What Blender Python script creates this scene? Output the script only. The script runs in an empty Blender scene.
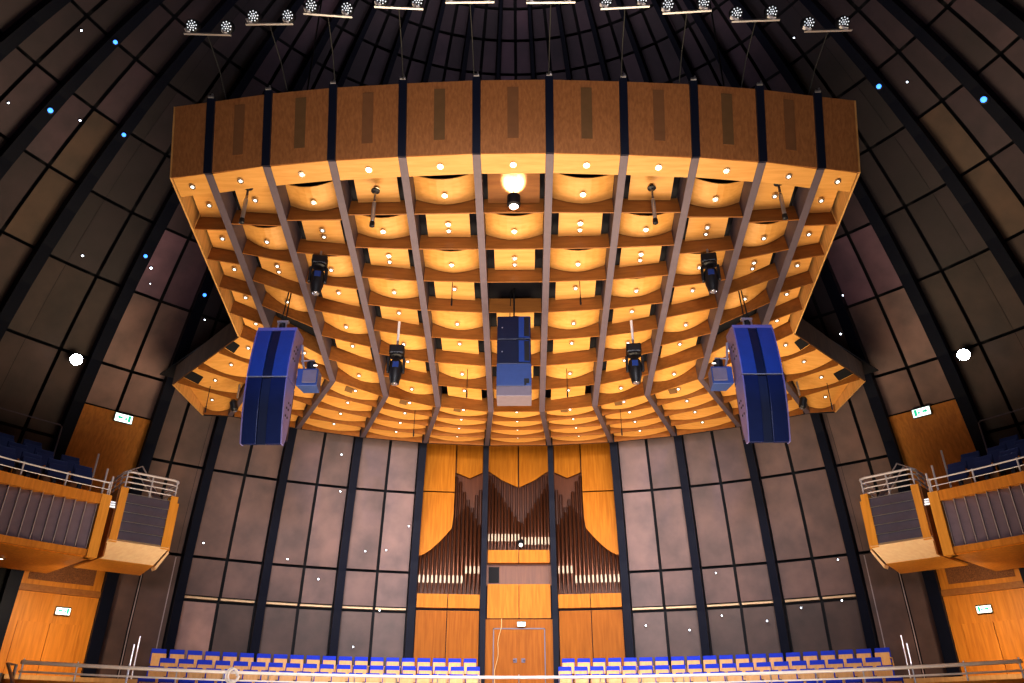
import bpy, bmesh, math, random
from mathutils import Vector, Matrix
random.seed(7)
D2R = math.pi/180
sc = bpy.context.scene
COL = sc.collection
YC, ZC, R = 9.6, 2.55, 19.0          # axis of the domed hall, centre height of the dome, its inner radius
FLOOR = -2.0

# ------------------------------------------------------------------ materials
def nt(name):
    m = bpy.data.materials.new(name); m.use_nodes = True
    t = m.node_tree; b = t.nodes['Principled BSDF']
    return m, t, b
def plain(name, col, rough=.5, metal=0., emit=None, es=0., var=0.06, scale=6., spec=.5, coat=0.):
    m, t, b = nt(name)
    n = t.nodes.new('ShaderNodeTexNoise'); n.inputs['Scale'].default_value = scale; n.inputs['Detail'].default_value = 3
    g = t.nodes.new('ShaderNodeNewGeometry'); t.links.new(g.outputs['Position'], n.inputs['Vector'])
    r = t.nodes.new('ShaderNodeValToRGB')
    r.color_ramp.elements[0].position = .3; r.color_ramp.elements[1].position = .7
    r.color_ramp.elements[0].color = tuple(c*(1-var) for c in col)+(1,)
    r.color_ramp.elements[1].color = tuple(min(1, c*(1+var)) for c in col)+(1,)
    t.links.new(n.outputs['Fac'], r.inputs['Fac']); t.links.new(r.outputs['Color'], b.inputs['Base Color'])
    b.inputs['Roughness'].default_value = rough; b.inputs['Metallic'].default_value = metal
    b.inputs['Specular IOR Level'].default_value = spec; b.inputs['Coat Weight'].default_value = coat
    if emit:
        b.inputs['Emission Color'].default_value = emit+(1,); b.inputs['Emission Strength'].default_value = es
        m.cycles.emission_sampling = 'NONE' if es < 30 else 'AUTO'
    return m
def wood(name, c0, c1, stretch=(9, 9, .7), rough=.45, spec=.4):
    m, t, b = nt(name)
    g = t.nodes.new('ShaderNodeNewGeometry'); mp = t.nodes.new('ShaderNodeMapping'); mp.inputs['Scale'].default_value = stretch
    t.links.new(g.outputs['Position'], mp.inputs['Vector'])
    n = t.nodes.new('ShaderNodeTexNoise'); n.inputs['Scale'].default_value = 1.6; n.inputs['Detail'].default_value = 5; n.inputs['Distortion'].default_value = .4
    t.links.new(mp.outputs['Vector'], n.inputs['Vector'])
    r = t.nodes.new('ShaderNodeValToRGB'); r.color_ramp.elements[0].position = .32; r.color_ramp.elements[1].position = .68
    r.color_ramp.elements[0].color = c0+(1,); r.color_ramp.elements[1].color = c1+(1,)
    t.links.new(n.outputs['Fac'], r.inputs['Fac']); t.links.new(r.outputs['Color'], b.inputs['Base Color'])
    b.inputs['Roughness'].default_value = rough; b.inputs['Specular IOR Level'].default_value = spec
    return m
def cladding_mat():
    m, t, b = nt('bronze_mesh_panel')
    a = t.nodes.new('ShaderNodeVertexColor'); a.layer_name = 'tone'
    n = t.nodes.new('ShaderNodeTexNoise'); n.inputs['Scale'].default_value = 1.1; n.inputs['Detail'].default_value = 4
    g = t.nodes.new('ShaderNodeNewGeometry'); t.links.new(g.outputs['Position'], n.inputs['Vector'])
    r = t.nodes.new('ShaderNodeValToRGB')
    r.color_ramp.elements[0].position = .3; r.color_ramp.elements[1].position = .7; r.color_ramp.elements[0].color = (.70, .72, .75, 1); r.color_ramp.elements[1].color = (1.28, 1.22, 1.18, 1)
    t.links.new(n.outputs['Fac'], r.inputs['Fac'])
    x = t.nodes.new('ShaderNodeMix'); x.data_type = 'RGBA'; x.blend_type = 'MULTIPLY'; x.inputs[0].default_value = 1
    t.links.new(a.outputs['Color'], x.inputs[6]); t.links.new(r.outputs['Color'], x.inputs[7])
    t.links.new(x.outputs[2], b.inputs['Base Color'])
    b.inputs['Roughness'].default_value = .45; b.inputs['Metallic'].default_value = .2; b.inputs['Specular IOR Level'].default_value = .5
    # fine woven texture
    w = t.nodes.new('ShaderNodeTexWave'); w.bands_direction = 'Z'; w.inputs['Scale'].default_value = 12; w.inputs['Distortion'].default_value = .6
    t.links.new(g.outputs['Position'], w.inputs['Vector'])
    bp = t.nodes.new('ShaderNodeBump'); bp.inputs['Strength'].default_value = .06; bp.inputs['Distance'].default_value = .02
    t.links.new(w.outputs['Fac'], bp.inputs['Height']); t.links.new(bp.outputs['Normal'], b.inputs['Normal'])
    return m
M = dict(
    clad=cladding_mat(),
    shell=plain('dark_backing', (.006, .006, .01), .8),
    rib=plain('midnight_blue_steel', (.005, .007, .020), .45, 0., spec=.10),
    maple=wood('maple_veneer', (.68, .345, .085), (.77, .42, .125), (1.0, 9, 9)),
    maple_v=wood('maple_veneer_upright', (.60, .33, .11), (.76, .45, .17)),
    beam=wood('maple_board', (.27, .10, .020), (.36, .145, .030), (1.0, 9, 9)),
    cherry=wood('cherry_wall_veneer', (.52, .19, .018), (.68, .275, .032)),
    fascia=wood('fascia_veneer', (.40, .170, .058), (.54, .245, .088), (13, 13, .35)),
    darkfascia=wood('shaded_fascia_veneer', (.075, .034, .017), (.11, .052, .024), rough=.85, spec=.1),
    cream=wood('pale_maple', (.80, .56, .34), (.88, .66, .42), (1, 9, 9)),
    slot=plain('perforated_slot', (.22, .12, .045), .7),
    slot2=plain('perforated_slot_dark', (.28, .13, .05), .7),
    grille=plain('perforated_board', (.20, .075, .022), .7, var=.5, scale=40),
    steel=plain('lavender_grey_steel', (.135, .105, .135), .5, .2),
    navy=plain('navy_steel', (.010, .015, .04), .4, .1),
    deck=plain('canopy_deck', (.012, .011, .016), .8),
    black=plain('black_plastic', (.010, .010, .014), .45),
    dark=plain('dark_void', (.004, .004, .007), .8),
    chrome=plain('chrome', (.75, .73, .72), .22, .9),
    alu=plain('brushed_aluminium', (.62, .62, .66), .3, .75),
    railmetal=plain('satin_rail_metal', (.62, .60, .68), .35, .15),
    white=plain('white_enamel', (.90, .89, .90), .4),
    lens=plain('lamp_lens', (1, .95, .85), .4, emit=(1, .93, .80), es=2.2),
    led=plain('white_led', (.9, .95, 1), .4, emit=(.85, .92, 1), es=.7),
    star=plain('reflection_dot', (.9, .95, 1), .4, emit=(.75, .85, 1), es=9.),  # glowing dots standing for lamp reflections in the wall panels
    bluestar=plain('blue_led', (.1, .3, .9), .4, emit=(.06, .26, 1), es=2.6),
    spot=plain('wall_spot_lens', (1, 1, 1), .4, emit=(.80, .90, 1), es=60.),
    lamp2=plain('niche_spot_lens', (1, 1, 1), .4, emit=(1, .95, .85), es=12.),
    bluebox=plain('blue_lit_grille_cloth', (.022, .060, .26), .30, .1),  # blue light falling on the fronts is put into this colour
    bluelow=plain('dim_blue_lit_grille_cloth', (.008, .016, .075), .25, .1),  # darker copy for lower cabinets, where the blue light fades
    blueplate=plain('violet_side_plate', (.17, .15, .36), .4, .1),
    bluedark=plain('dark_blue_baffle', (.006, .012, .045), .35, .1),
    bluelight=plain('light_blue_case', (.035, .07, .22), .4, 0.),
    greycase=plain('grey_case', (.16, .135, .175), .5),
    seatblue=plain('royal_blue_upholstery', (.015, .055, .72), .8),
    seatnavy=plain('navy_upholstery', (.012, .030, .15), .8),
    seatwood=wood('beech_seat_shell', (.78, .45, .18), (.88, .54, .25)),
    slat=plain('violet_grey_slat', (.30, .22, .27), .45, .1),
    slatfin=plain('lit_slat_edge', (.42, .36, .38), .4, .2),  # pale fins stand for the light caught along each pleat
    louver=plain('violet_grey_board', (.13, .12, .19), .4, .1),
    pipe=plain('organ_pipe_metal', (.11, .036, .015), .30, .45),
    pipeback=plain('wooden_organ_pipe', (.065, .020, .009), .5),
    mouth=plain('bright_pipe_mouth', (.30, .24, .17), .4, .3),
    organwood=wood('organ_case_veneer', (.64, .28, .035), (.78, .37, .060)),
    casewood=wood('organ_front_veneer', (.47, .165, .012), (.60, .235, .022), spec=.12),
    doorwood=wood('door_veneer', (.31, .100, .007), (.41, .142, .013), spec=.10),
    organdark=wood('shaded_recess_veneer', (.12, .034, .010), (.17, .052, .017)),  # case wood darkened for the shade inside the recess
    stage=wood('stage_floor_boards', (.45, .27, .12), (.55, .34, .16)),
    signwhite=plain('lit_sign_face', (.9, 1, .95), .5, emit=(.80, 1, .93), es=1.6, var=.02),
    signgreen=plain('sign_green', (.02, .42, .22), .5, emit=(.05, .75, .42), es=.7),
    cord=plain('pale_cord', (.75, .55, .28), .5),
    cable=plain('black_cable', (.012, .012, .012), .5),
)

# ------------------------------------------------------------------ mesh helpers
def V(*a): return Vector(a)
class MB:
    def __init__(s): s.v = []; s.f = []; s.c = []
    def add(s, vs, fs, tone=None):
        b = len(s.v); s.v += [tuple(v) for v in vs]; s.f += [tuple(i+b for i in f) for f in fs]; s.c += [tone]*len(fs); return s
    def hexa(s, a, tone=None):      # 8 points: four below, four above, same winding
        return s.add(a, [(3, 2, 1, 0), (4, 5, 6, 7), (0, 1, 5, 4), (1, 2, 6, 5), (2, 3, 7, 6), (3, 0, 4, 7)], tone)
    def box(s, c, d, rz=0., M4=None):
        x, y, z = d[0]/2, d[1]/2, d[2]/2; pts = [V(-x, -y, -z), V(x, -y, -z), V(x, y, -z), V(-x, y, -z), V(-x, -y, z), V(x, -y, z), V(x, y, z), V(-x, y, z)]
        m = M4 if M4 is not None else Matrix.Rotation(rz, 3, 'Z')
        return s.hexa([m @ p + Vector(c) for p in pts])
    def slab(s, quad, off):         # a quad given thickness along off
        q = [Vector(p) for p in quad]; o = Vector(off)
        return s.hexa(q+[p+o for p in q])
    def tube(s, pts, r, n=8, cap=True):
        pts = [Vector(p) for p in pts]; rs = r if isinstance(r, (list, tuple)) else [r]*len(pts)
        rings = []; up = None
        for i, p in enumerate(pts):
            a = pts[max(i-1, 0)]; b = pts[min(i+1, len(pts)-1)]; t = (b-a)
            if t.length < 1e-9: t = V(0, 0, 1)
            t.normalize()
            if up is None: up = V(0, 0, 1) if abs(t.z) < .9 else V(1, 0, 0)
            u = t.cross(up)
            if u.length < 1e-6: u = t.cross(V(1, 0, 0))
            u.normalize(); w = u.cross(t); up = w
            rings.append([p+(u*math.cos(k*2*math.pi/n)+w*math.sin(k*2*math.pi/n))*rs[i] for k in range(n)])
        vs = [v for q in rings for v in q]; fs = []
        for i in range(len(pts)-1):
            for k in range(n):
                k2 = (k+1) % n; fs.append((i*n+k, i*n+k2, (i+1)*n+k2, (i+1)*n+k))
        if cap: fs += [tuple(range(n-1, -1, -1)), tuple((len(pts)-1)*n+k for k in range(n))]
        return s.add(vs, fs)
    def lathe(s, prof, c, axis=V(0, 0, 1), n=16):
        axis = Vector(axis).normalized(); c = Vector(c)
        return s.tube([c+axis*h for r, h in prof], [max(r, 1e-4) for r, h in prof], n)
    def prism(s, poly, f, off):     # poly of (u,v) mapped by f(u,v) -> point, extruded by off
        a = [Vector(f(*p)) for p in poly]; o = Vector(off); n = len(a)
        return s.add(a+[p+o for p in a], [tuple(range(n-1, -1, -1)), tuple(range(n, 2*n))]+[(i, (i+1) % n, n+(i+1) % n, n+i) for i in range(n)])
    def build(s, name, mat, parent=None, bevel=0., smooth=False):
        me = bpy.data.meshes.new(name)
        off = parent.matrix_world.translation.copy() if parent is not None and not parent.get('_local') else V(0, 0, 0)
        me.from_pydata([Vector(v)-off for v in s.v], [], s.f)
        if any(c is not None for c in s.c):
            ca = me.color_attributes.new('tone', 'FLOAT_COLOR', 'CORNER')
            for p, c in zip(me.polygons, s.c):
                for li in p.loop_indices: ca.data[li].color = (*(c or (.1, .1, .1)), 1)
        bm = bmesh.new(); bm.from_mesh(me); bmesh.ops.recalc_face_normals(bm, faces=bm.faces)
        bm.to_mesh(me); bm.free()
        if smooth:
            for p in me.polygons: p.use_smooth = True
        me.materials.append(M[mat] if isinstance(mat, str) else mat)
        o = bpy.data.objects.new(name, me); COL.objects.link(o)
        if parent is not None: o.parent = parent
        if bevel:
            b = o.modifiers.new('edge', 'BEVEL'); b.width = bevel; b.segments = 2; b.limit_method = 'ANGLE'
        if smooth:
            w = o.modifiers.new('split', 'EDGE_SPLIT'); w.split_angle = 40*D2R
        return o
def empty(name, loc=(0, 0, 0), rz=0., label=None, cat=None, group=None, kind=None, local=False):
    o = bpy.data.objects.new(name, None); COL.objects.link(o); o.location = loc; o.rotation_euler = (0, 0, rz); o.empty_display_size = .2
    if local: o['_local'] = 1
    tag(o, label, cat, group, kind); bpy.context.view_layer.update() if not local else None
    return o
def tag(o, label=None, cat=None, group=None, kind=None):
    if label: o['label'] = label
    if cat: o['category'] = cat
    if group: o['group'] = group
    if kind: o['kind'] = kind
    return o
KIDS = {}
def copy_tree(o, parent=None):
    c = o.copy(); COL.objects.link(c)
    if parent is not None: c.parent = parent
    if o.name not in KIDS: KIDS[o.name] = list(o.children)
    for ch in KIDS[o.name]: copy_tree(ch, c)
    return c
def P(r, az, z):                    # hall coordinates: distance from the axis, azimuth in degrees, height
    return V(r*math.sin(az*D2R), YC+r*math.cos(az*D2R), z)
def rs(z):                          # inner radius of the dome at height z
    h = max(z-ZC, 0.); return math.sqrt(max(R*R-h*h, .01))
def S(az, th, d=0.):                # dome surface point, d metres inwards
    if th < 0: return P(R-d, az, ZC+th*D2R*R)
    return P((R-d)*math.cos(th*D2R), az, ZC+(R-d)*math.sin(th*D2R))
def lerp(a, b, t): return a+(b-a)*t

# ------------------------------------------------------------------ hall shell
AZ = [3.95, 11.73, 19.52, 27.32, 35.24, 41.62, 49.46, 58.65, 66.40, 73.77, 81.6, 89.4, 97.2]
ROWS = [7.94, 16.5, 24.11, 31.44, 38.17, 44.4, 49.98, 54.94, 59.19, 63.15, 66.43, 69.4, 72.2]
dome = empty('wall_dome', (0, 0, 0), kind='structure')
mb = MB(); NA, NT = 96, 26
ths = [-14.0]+[i*90/NT for i in range(NT+1)]
vs = [S(a*360/NA, th, -.22) for th in ths for a in range(NA)]
mb.add(vs, [(i*NA+a, i*NA+(a+1) % NA, (i+1)*NA+(a+1) % NA, (i+1)*NA+a) for i in range(len(ths)-1) for a in range(NA) if not (0 <= ths[i] < 27 and (a < 3 or a >= NA-3))])
mb.build('shell', 'shell', dome, smooth=True)
# the ribs run up the dome as box sections
def rib_mesh(az, th0, th1, w=.135, d=.40):
    m = MB(); n = 22; pts = []
    for i in range(n+1):
        th = lerp(th0, th1, i/n); k = max(.35, min(1, math.cos(th*D2R)*1.25))
        c = S(az, th); ci = S(az, th, d); t = V(math.cos(az*D2R), -math.sin(az*D2R), 0)*w*k
        pts += [c-t, c+t, ci+t, ci-t]
    fs = []
    for i in range(n):
        for j in range(4): fs.append((i*4+j, i*4+(j+1) % 4, (i+1)*4+(j+1) % 4, (i+1)*4+j))
    fs += [(3, 2, 1, 0), tuple(n*4+j for j in range(4))]
    return m.add(pts, fs)
for sg in (-1, 1):
    for i, a in enumerate(AZ):
        rib_mesh(sg*a, -13 if i < 7 else 2.5, 84 if i % 2 else 78, .10 if i == 0 else .135 if i < 5 else .17).build('rib', 'rib', dome)
# the cladding bays
def patch(m, a0, a1, t0, t1, d, tone):
    n = 3; vs = []
    for i in range(n+1):
        th = lerp(t0, t1, i/n); vs += [S(a0, th, d), S(a1, th, d)]
    m.add(vs, [(2*i, 2*i+1, 2*i+3, 2*i+2) for i in range(n)], tone)
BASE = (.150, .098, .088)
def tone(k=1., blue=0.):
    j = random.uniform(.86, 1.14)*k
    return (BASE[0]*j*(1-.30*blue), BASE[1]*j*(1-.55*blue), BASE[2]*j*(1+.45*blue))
def bay(a0, a1, first, splits=(.5,), cen=False, rows=None, base=1., lit_col=0, tight=()):
    m = MB(); lo = min(a0, a1); hi = max(a0, a1); w = hi-lo
    rows = rows or ROWS
    for ri in range(len(rows)-1):
        t0, t1 = rows[ri], rows[ri+1]
        if t1 <= first+.01: continue
        t0 = max(t0, first)
        g = .045/R/D2R; zf = math.cos((t0+t1)/2*D2R); ga = .05/(R*zf)/D2R; gr = .17/(R*zf)/D2R*min(1, zf*1.25)
        cuts = [0]+list(splits)+[1]
        for k in range(len(cuts)-1):
            b0 = lo+w*cuts[k]+(gr if k == 0 else ga*(.1 if k-1 in tight else 1)); b1 = lo+w*cuts[k+1]-(gr if k == len(cuts)-2 else ga*(.1 if k in tight else 1))
            kk = base*(1. if t0 < 24 or (base > 1.3 and t0 < 38) else .60 if t0 < 31 else .36)  # upper rows darkened to stand for the dim light up there
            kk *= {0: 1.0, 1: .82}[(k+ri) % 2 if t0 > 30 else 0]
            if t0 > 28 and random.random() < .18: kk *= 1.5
            patch(m, b0, b1, t0+g, t1-g, .06, tone(kk, .45 if t0 > 28 else .05) if not (lit_col and t0 > 28 and t0 < 40 and k == lit_col-1) else (.105, .064, .044))  # one column painted golden brown for the light on it
    return m
LED = math.asin(1.4/R)/D2R
for sg in (-1, 1):
    for i in range(len(AZ)-1):
        a0, a1 = sg*AZ[i], sg*AZ[i+1]
        if i == 0:                              # behind the organ only the top shows
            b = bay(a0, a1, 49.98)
        elif i in (1, 2, 3):                    # three bays each side of the organ, down to the ledge
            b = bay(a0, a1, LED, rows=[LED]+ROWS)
            m2 = MB(); m3 = MB()
            lo, hi = min(a0, a1), max(a0, a1); mid = (lo+hi)/2; gr = .17/R/D2R; ga = .05/R/D2R
            for q0, q1 in ((lo+gr, mid-ga), (mid+ga, hi-gr)):
                k = 2.3 if (sg < 0 and i == 3 and q0 < mid-.1 and q0 == lo+gr) else .62  # one panel brightened to stand for a reflection in its metal
                patch(b, q0, q1, -13, LED-.45, -.10, tone(k))
                for zz in (3.90,):
                    vs = [P(R-.02, q0, zz), P(R-.02, q1, zz), P(R+.2, q1, zz), P(R+.2, q0, zz)]
                    m3.slab(vs, (0, 0, .07))
            m3.build('ledge', 'cream', dome)
        elif i == 4:                            # tall bay with an angled side strip
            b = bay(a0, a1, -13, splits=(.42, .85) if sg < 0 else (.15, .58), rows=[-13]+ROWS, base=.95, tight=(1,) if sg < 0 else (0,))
            lo, hi = min(a0, a1), max(a0, a1)
            for fr_ in ((.42, .85) if sg < 0 else (.15, .58)): patch(b, lo+(hi-lo)*fr_-.05, lo+(hi-lo)*fr_+.05, -13, 7.7, .08, (.42, .36, .40))
        elif i == 5:                            # bay over the gallery door
            b = bay(a0, a1, 20.07, rows=[20.07]+ROWS[2:], base=1.6)  # raised base puts the light on this bay into its tone
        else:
            b = bay(a0, a1, 8, base=.55 if i == 6 else 1., splits=(.5,) if i != 6 else ((.35, .7) if sg > 0 else (.30, .65)), tight=() if i != 6 else ((1,) if sg > 0 else (0,)), lit_col=(2 if sg < 0 else 1) if i == 7 else 0)  # the bay with lowered base has its dim light painted in
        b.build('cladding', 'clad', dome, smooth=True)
b = bay(-AZ[0], AZ[0], 49.98, base=1.7); b.build('cladding', 'clad', dome, smooth=True)  # raised base paints in the light on the centre bay

m = MB(); m.add([P(19.2, k*7.5, FLOOR) for k in range(48)], [tuple(range(48))]); fl = m.build('floor', 'stage'); tag(fl, kind='structure')
# choir tiers rising to the back wall
def sector(m, r0, r1, a0, a1, z0, z1, n=None):
    n = n or max(2, int(abs(a1-a0)/3))
    vs = []
    for i in range(n+1):
        a = lerp(a0, a1, i/n); vs += [P(r0, a, z0), P(r1, a, z0), P(r1, a, z1), P(r0, a, z1)]
    fs = [(0, 1, 2, 3), tuple(n*4+j for j in (3, 2, 1, 0))]
    for i in range(n):
        for j in range(4): fs.append((i*4+j, (i+1)*4+j, (i+1)*4+(j+1) % 4, i*4+(j+1) % 4))
    return m.add(vs, fs)
SEATR = [(18.2, 2.27), (17.3, 1.95), (16.4, 1.66), (15.55, 1.34)]
tiers = empty('floor_choir_tiers', (0, 0, 0), kind='structure')
for r, zt in SEATR:
    sector(MB(), r-.55, r+.36 if r < 18 else 18.95, -49, 49, FLOOR+.02, zt-.88).build('tier', 'stage', tiers)
st = MB(); sector(st, 3.2, 14.9, -60, 60, FLOOR+.01, -1.0); tag(st.build('floor_stage', 'stage'), kind='structure')

# ------------------------------------------------------------------ side walls under the galleries
for sg in (-1, 1):
    side = 'left' if sg < 0 else 'right'
    w = empty('wall_'+side, P(18.8, sg*45.6, FLOOR), kind='structure')
    m = MB(); sector(m, 18.8, 18.95, sg*41.95, sg*49.6, FLOOR, 5.2); m.build('veneer_panel', 'cherry', w)
    m = MB(); sector(m, 18.8, 18.95, sg*56.5, sg*84, FLOOR, 5.2); m.build('veneer_panel', 'cherry', w)
    m = MB(); sector(m, 18.85, 19.0, sg*49.6, sg*56.5, FLOOR, 5.2); m.build('opening', 'dark', w)
    m = MB(); sector(m, 18.70, 18.82, sg*42.0, sg*49.6, 3.62, 3.80); m.build('moulding', 'beam', w)
    m = MB(); sector(m, 18.77, 18.82, sg*42.9, sg*48.3, 3.95, 4.85); m.build('acoustic_grille', 'grille', w)
    # double door under the gallery
    d = empty('door_2' if sg < 0 else 'door_3', P(18.78, sg*45.6, FLOOR), kind='structure')
    for k in (0, 1):
        m = MB(); sector(m, 18.74, 18.80, sg*(43.1+k*2.55), sg*(45.6+k*2.55), FLOOR, 2.82, 2); lf = m.build('door_leaf', 'cherry', d)
        m = MB(); c = P(18.72, sg*(45.25+k*.7), .9); m.box(c, (.12, .12, .18), -sg*45.6*D2R); h = m.build('handle', 'navy', lf); h.parent = lf; h.location = -lf.location
        h.matrix_parent_inverse = Matrix.Identity(4)
    # orange gallery door wall at the upper level
    g = empty('door_4' if sg < 0 else 'door_5', P(18.2, sg*45.6, 5.2), kind='structure')
    n = 6; vs = []
    for i in range(n+1):
        z = lerp(5.0, 9.02, i/n); r = rs(z)-.14
        vs += [P(r, sg*42.1, z), P(r, sg*49.0, z), P(r+.06, sg*49.0, z), P(r+.06, sg*42.1, z)]
    fs = []
    for i in range(n):
        for j in range(4): fs.append((i*4+j, i*4+(j+1) % 4, (i+1)*4+(j+1) % 4, (i+1)*4+j))
    fs += [(3, 2, 1, 0), tuple(n*4+j for j in range(4))]
    MB().add(vs, fs).build('door_panel', 'cherry', g)

# ------------------------------------------------------------------ exit signs
def exit_sign(loc, az, label, w=.42, flip=1):
    e = empty('exit_sign', loc, -az*D2R, label, 'sign', None, local=True)
    h = w*.55
    MB().box((0, 0, 0), (w, .07, h)).build('housing', 'black', e)
    MB().box((0, -.04, -.012), (w*.94, .012, h*.84)).build('face', 'signwhite', e)
    m = MB(); y = -.05; f = lambda u, v: (u*h*flip, y, v*h)
    m.prism([(-.62, -.02), (-.40, .20), (-.40, .08), (-.12, .08), (-.12, -.12), (-.40, -.12), (-.40, -.24)], f, (0, -.004, 0))   # arrow
    m.prism([(.42, -.34), (.68, -.34), (.68, .32), (.42, .32)], f, (0, -.004, 0))                                           # doorway
    m.prism([(.17, .02), (.30, .08), (.34, -.10), (.26, -.32), (.20, -.32), (.24, -.12), (.10, -.20), (.05, -.15)], f, (0, -.004, 0))  # running figure
    m.prism([(.24+.07*math.cos(k*.785), .20+.07*math.sin(k*.785)) for k in range(8)], f, (0, -.004, 0))
    m.build('pictogram', 'signgreen', e)
    return e
exit_sign(P(17.68, -44.84, 8.86), -44.84, 'lit exit sign on top of the orange gallery door panel at left', .55)
exit_sign(P(17.68, 45.41, 8.90), 45.41, 'lit exit sign on top of the orange gallery door panel at right', .55, -1)
exit_sign(P(18.66, -44.95, 3.16), -44.95, 'lit exit sign on the wooden wall below the left gallery', .40)
exit_sign(P(18.66, 45.3, 3.16), 45.3, 'lit exit sign on the wooden wall below the right gallery', .40, -1)
exit_sign(P(18.55, .25, 3.44), .25, 'small lit exit sign above the double door under the organ', .30)

# ------------------------------------------------------------------ the canopy
XS = [-.82, -2.43, -3.98, -5.44, -6.79]
XO = -.03
SL = .2451; NRM = V(0, SL, 1).normalized()
def fp(x, y, h=0.): return V(x, y, 8.85+(21.65-y)*SL)+NRM*h
XR = [-7.62, -6.76, -5.43, -3.97, -2.43, -.82, .76, 2.37, 3.91, 5.38, 6.70, 7.56]
YF = [13.08, 12.97, 12.79, 12.66, 12.58, 12.52]; YF = YF+YF[::-1]
YB = [18.25, 18.85, 20.18, 20.92, 21.44, 21.70]; YB = YB+YB[::-1]
NROW = [5, 6, 7, 8, 8, 8, 8, 8, 7, 6, 5]
AZR = [-43.6, -35.24, -27.32, -19.52, -11.73, -3.95, 3.95, 11.73, 19.52, 27.32, 35.24, 43.6]
BACK = [P(16.35, a, 9.25) for a in AZR]
CORF = lambda s: V(s*10.35, 20.62, 9.33)       # front corner of each wing
CORB = lambda s: V(s*10.22, 22.75, 9.20)       # back corner of each wing
can = empty('acoustic_canopy', (0, 16.5, 10.2), 0, 'huge suspended wooden acoustic canopy of curved reflector panels above the stage', 'acoustic canopy')
LEAN = 20*D2R; U = V(0, -math.sin(LEAN), math.cos(LEAN)); HF = 1.66
FN = V(0, -math.cos(LEAN), -math.sin(LEAN))
def column(i): return XR[i], XR[i+1]
STRIP = .52
SH = .50                                # height of the cross beams
for i in range(11):
    a, b = fp(XR[i], YF[i]), fp(XR[i+1], YF[i+1])
    hw = .085
    a2, b2 = lerp(a, b, .055 if 0 < i else .0), lerp(b, a, .055 if i < 10 else .0)
    m = MB(); m.slab([a2, b2, b2+U*HF, a2+U*HF], -FN*.05); f = m.build('fascia_panel', 'fascia', can)
    if 0 < i < 10:
        c = (a+b)/2+U*(HF*.55)+FN*.004; ex = (b-a).normalized()
        m = MB(); q = [c-ex*.12-U*.58, c+ex*.12-U*.58, c+ex*.12+U*.58, c-ex*.12+U*.58]
        m.slab(q, FN*.012); g = m.build('slot_grille', 'slot' if i in (3, 4, 6, 7) and i % 1 == 0 and (i in (3, 7) or i in (4, 6)) and i % 2 == 0 or i in (2, 8) else 'slot2', can)
        g.parent = f; g.matrix_parent_inverse = Matrix.Identity(4)
def downlight(pos, nrm, parent, big=1., name='downlight', two=False):
    nrm = Vector(nrm).normalized()
    m = MB(); m.lathe([(.085*big, .0), (.085*big, .03), (.055*big, .034), (.052*big, .012)], pos, nrm, 12)
    o = m.build(name, 'chrome', can, smooth=True); o.parent = parent
    m = MB(); m.lathe([(.048*big, .018), (.044*big, .038), (.02*big, .045)], pos, nrm, 10)
    l = m.build(name, 'lens', can, smooth=True)
    # one mesh with two materials: ring and lens
    me = o.data; bm = bmesh.new(); bm.from_mesh(me); nf = len(bm.faces); bm.from_mesh(l.data); bm.faces.ensure_lookup_table()
    for fc in bm.faces[nf:]: fc.material_index = 1
    bm.to_mesh(me); bm.free(); me.materials.append(M['lens']); bpy.data.objects.remove(l)
    return o
def grid_panel(m, f, nu=8, nv=2, th=.02):
    top = [[f(u/nu, v/nv) for u in range(nu+1)] for v in range(nv+1)]
    vs = [p for row in top for p in row]; k = len(vs); W = nu+1
    vs += [p+V(0, 0, th) for p in vs]
    fs = []
    for v in range(nv):
        for u in range(nu):
            q = (v*W+u, v*W+u+1, (v+1)*W+u+1, (v+1)*W+u); fs += [q, tuple(x+k for x in reversed(q))]
    for u in range(nu): fs += [(u, k+u, k+u+1, u+1), (nv*W+u, nv*W+u+1, k+nv*W+u+1, k+nv*W+u)]
    for v in range(nv): fs += [(v*W, (v+1)*W, k+(v+1)*W, k+v*W), (v*W+nu, k+v*W+nu, k+(v+1)*W+nu, (v+1)*W+nu)]
    return m.add(vs, fs)
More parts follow.
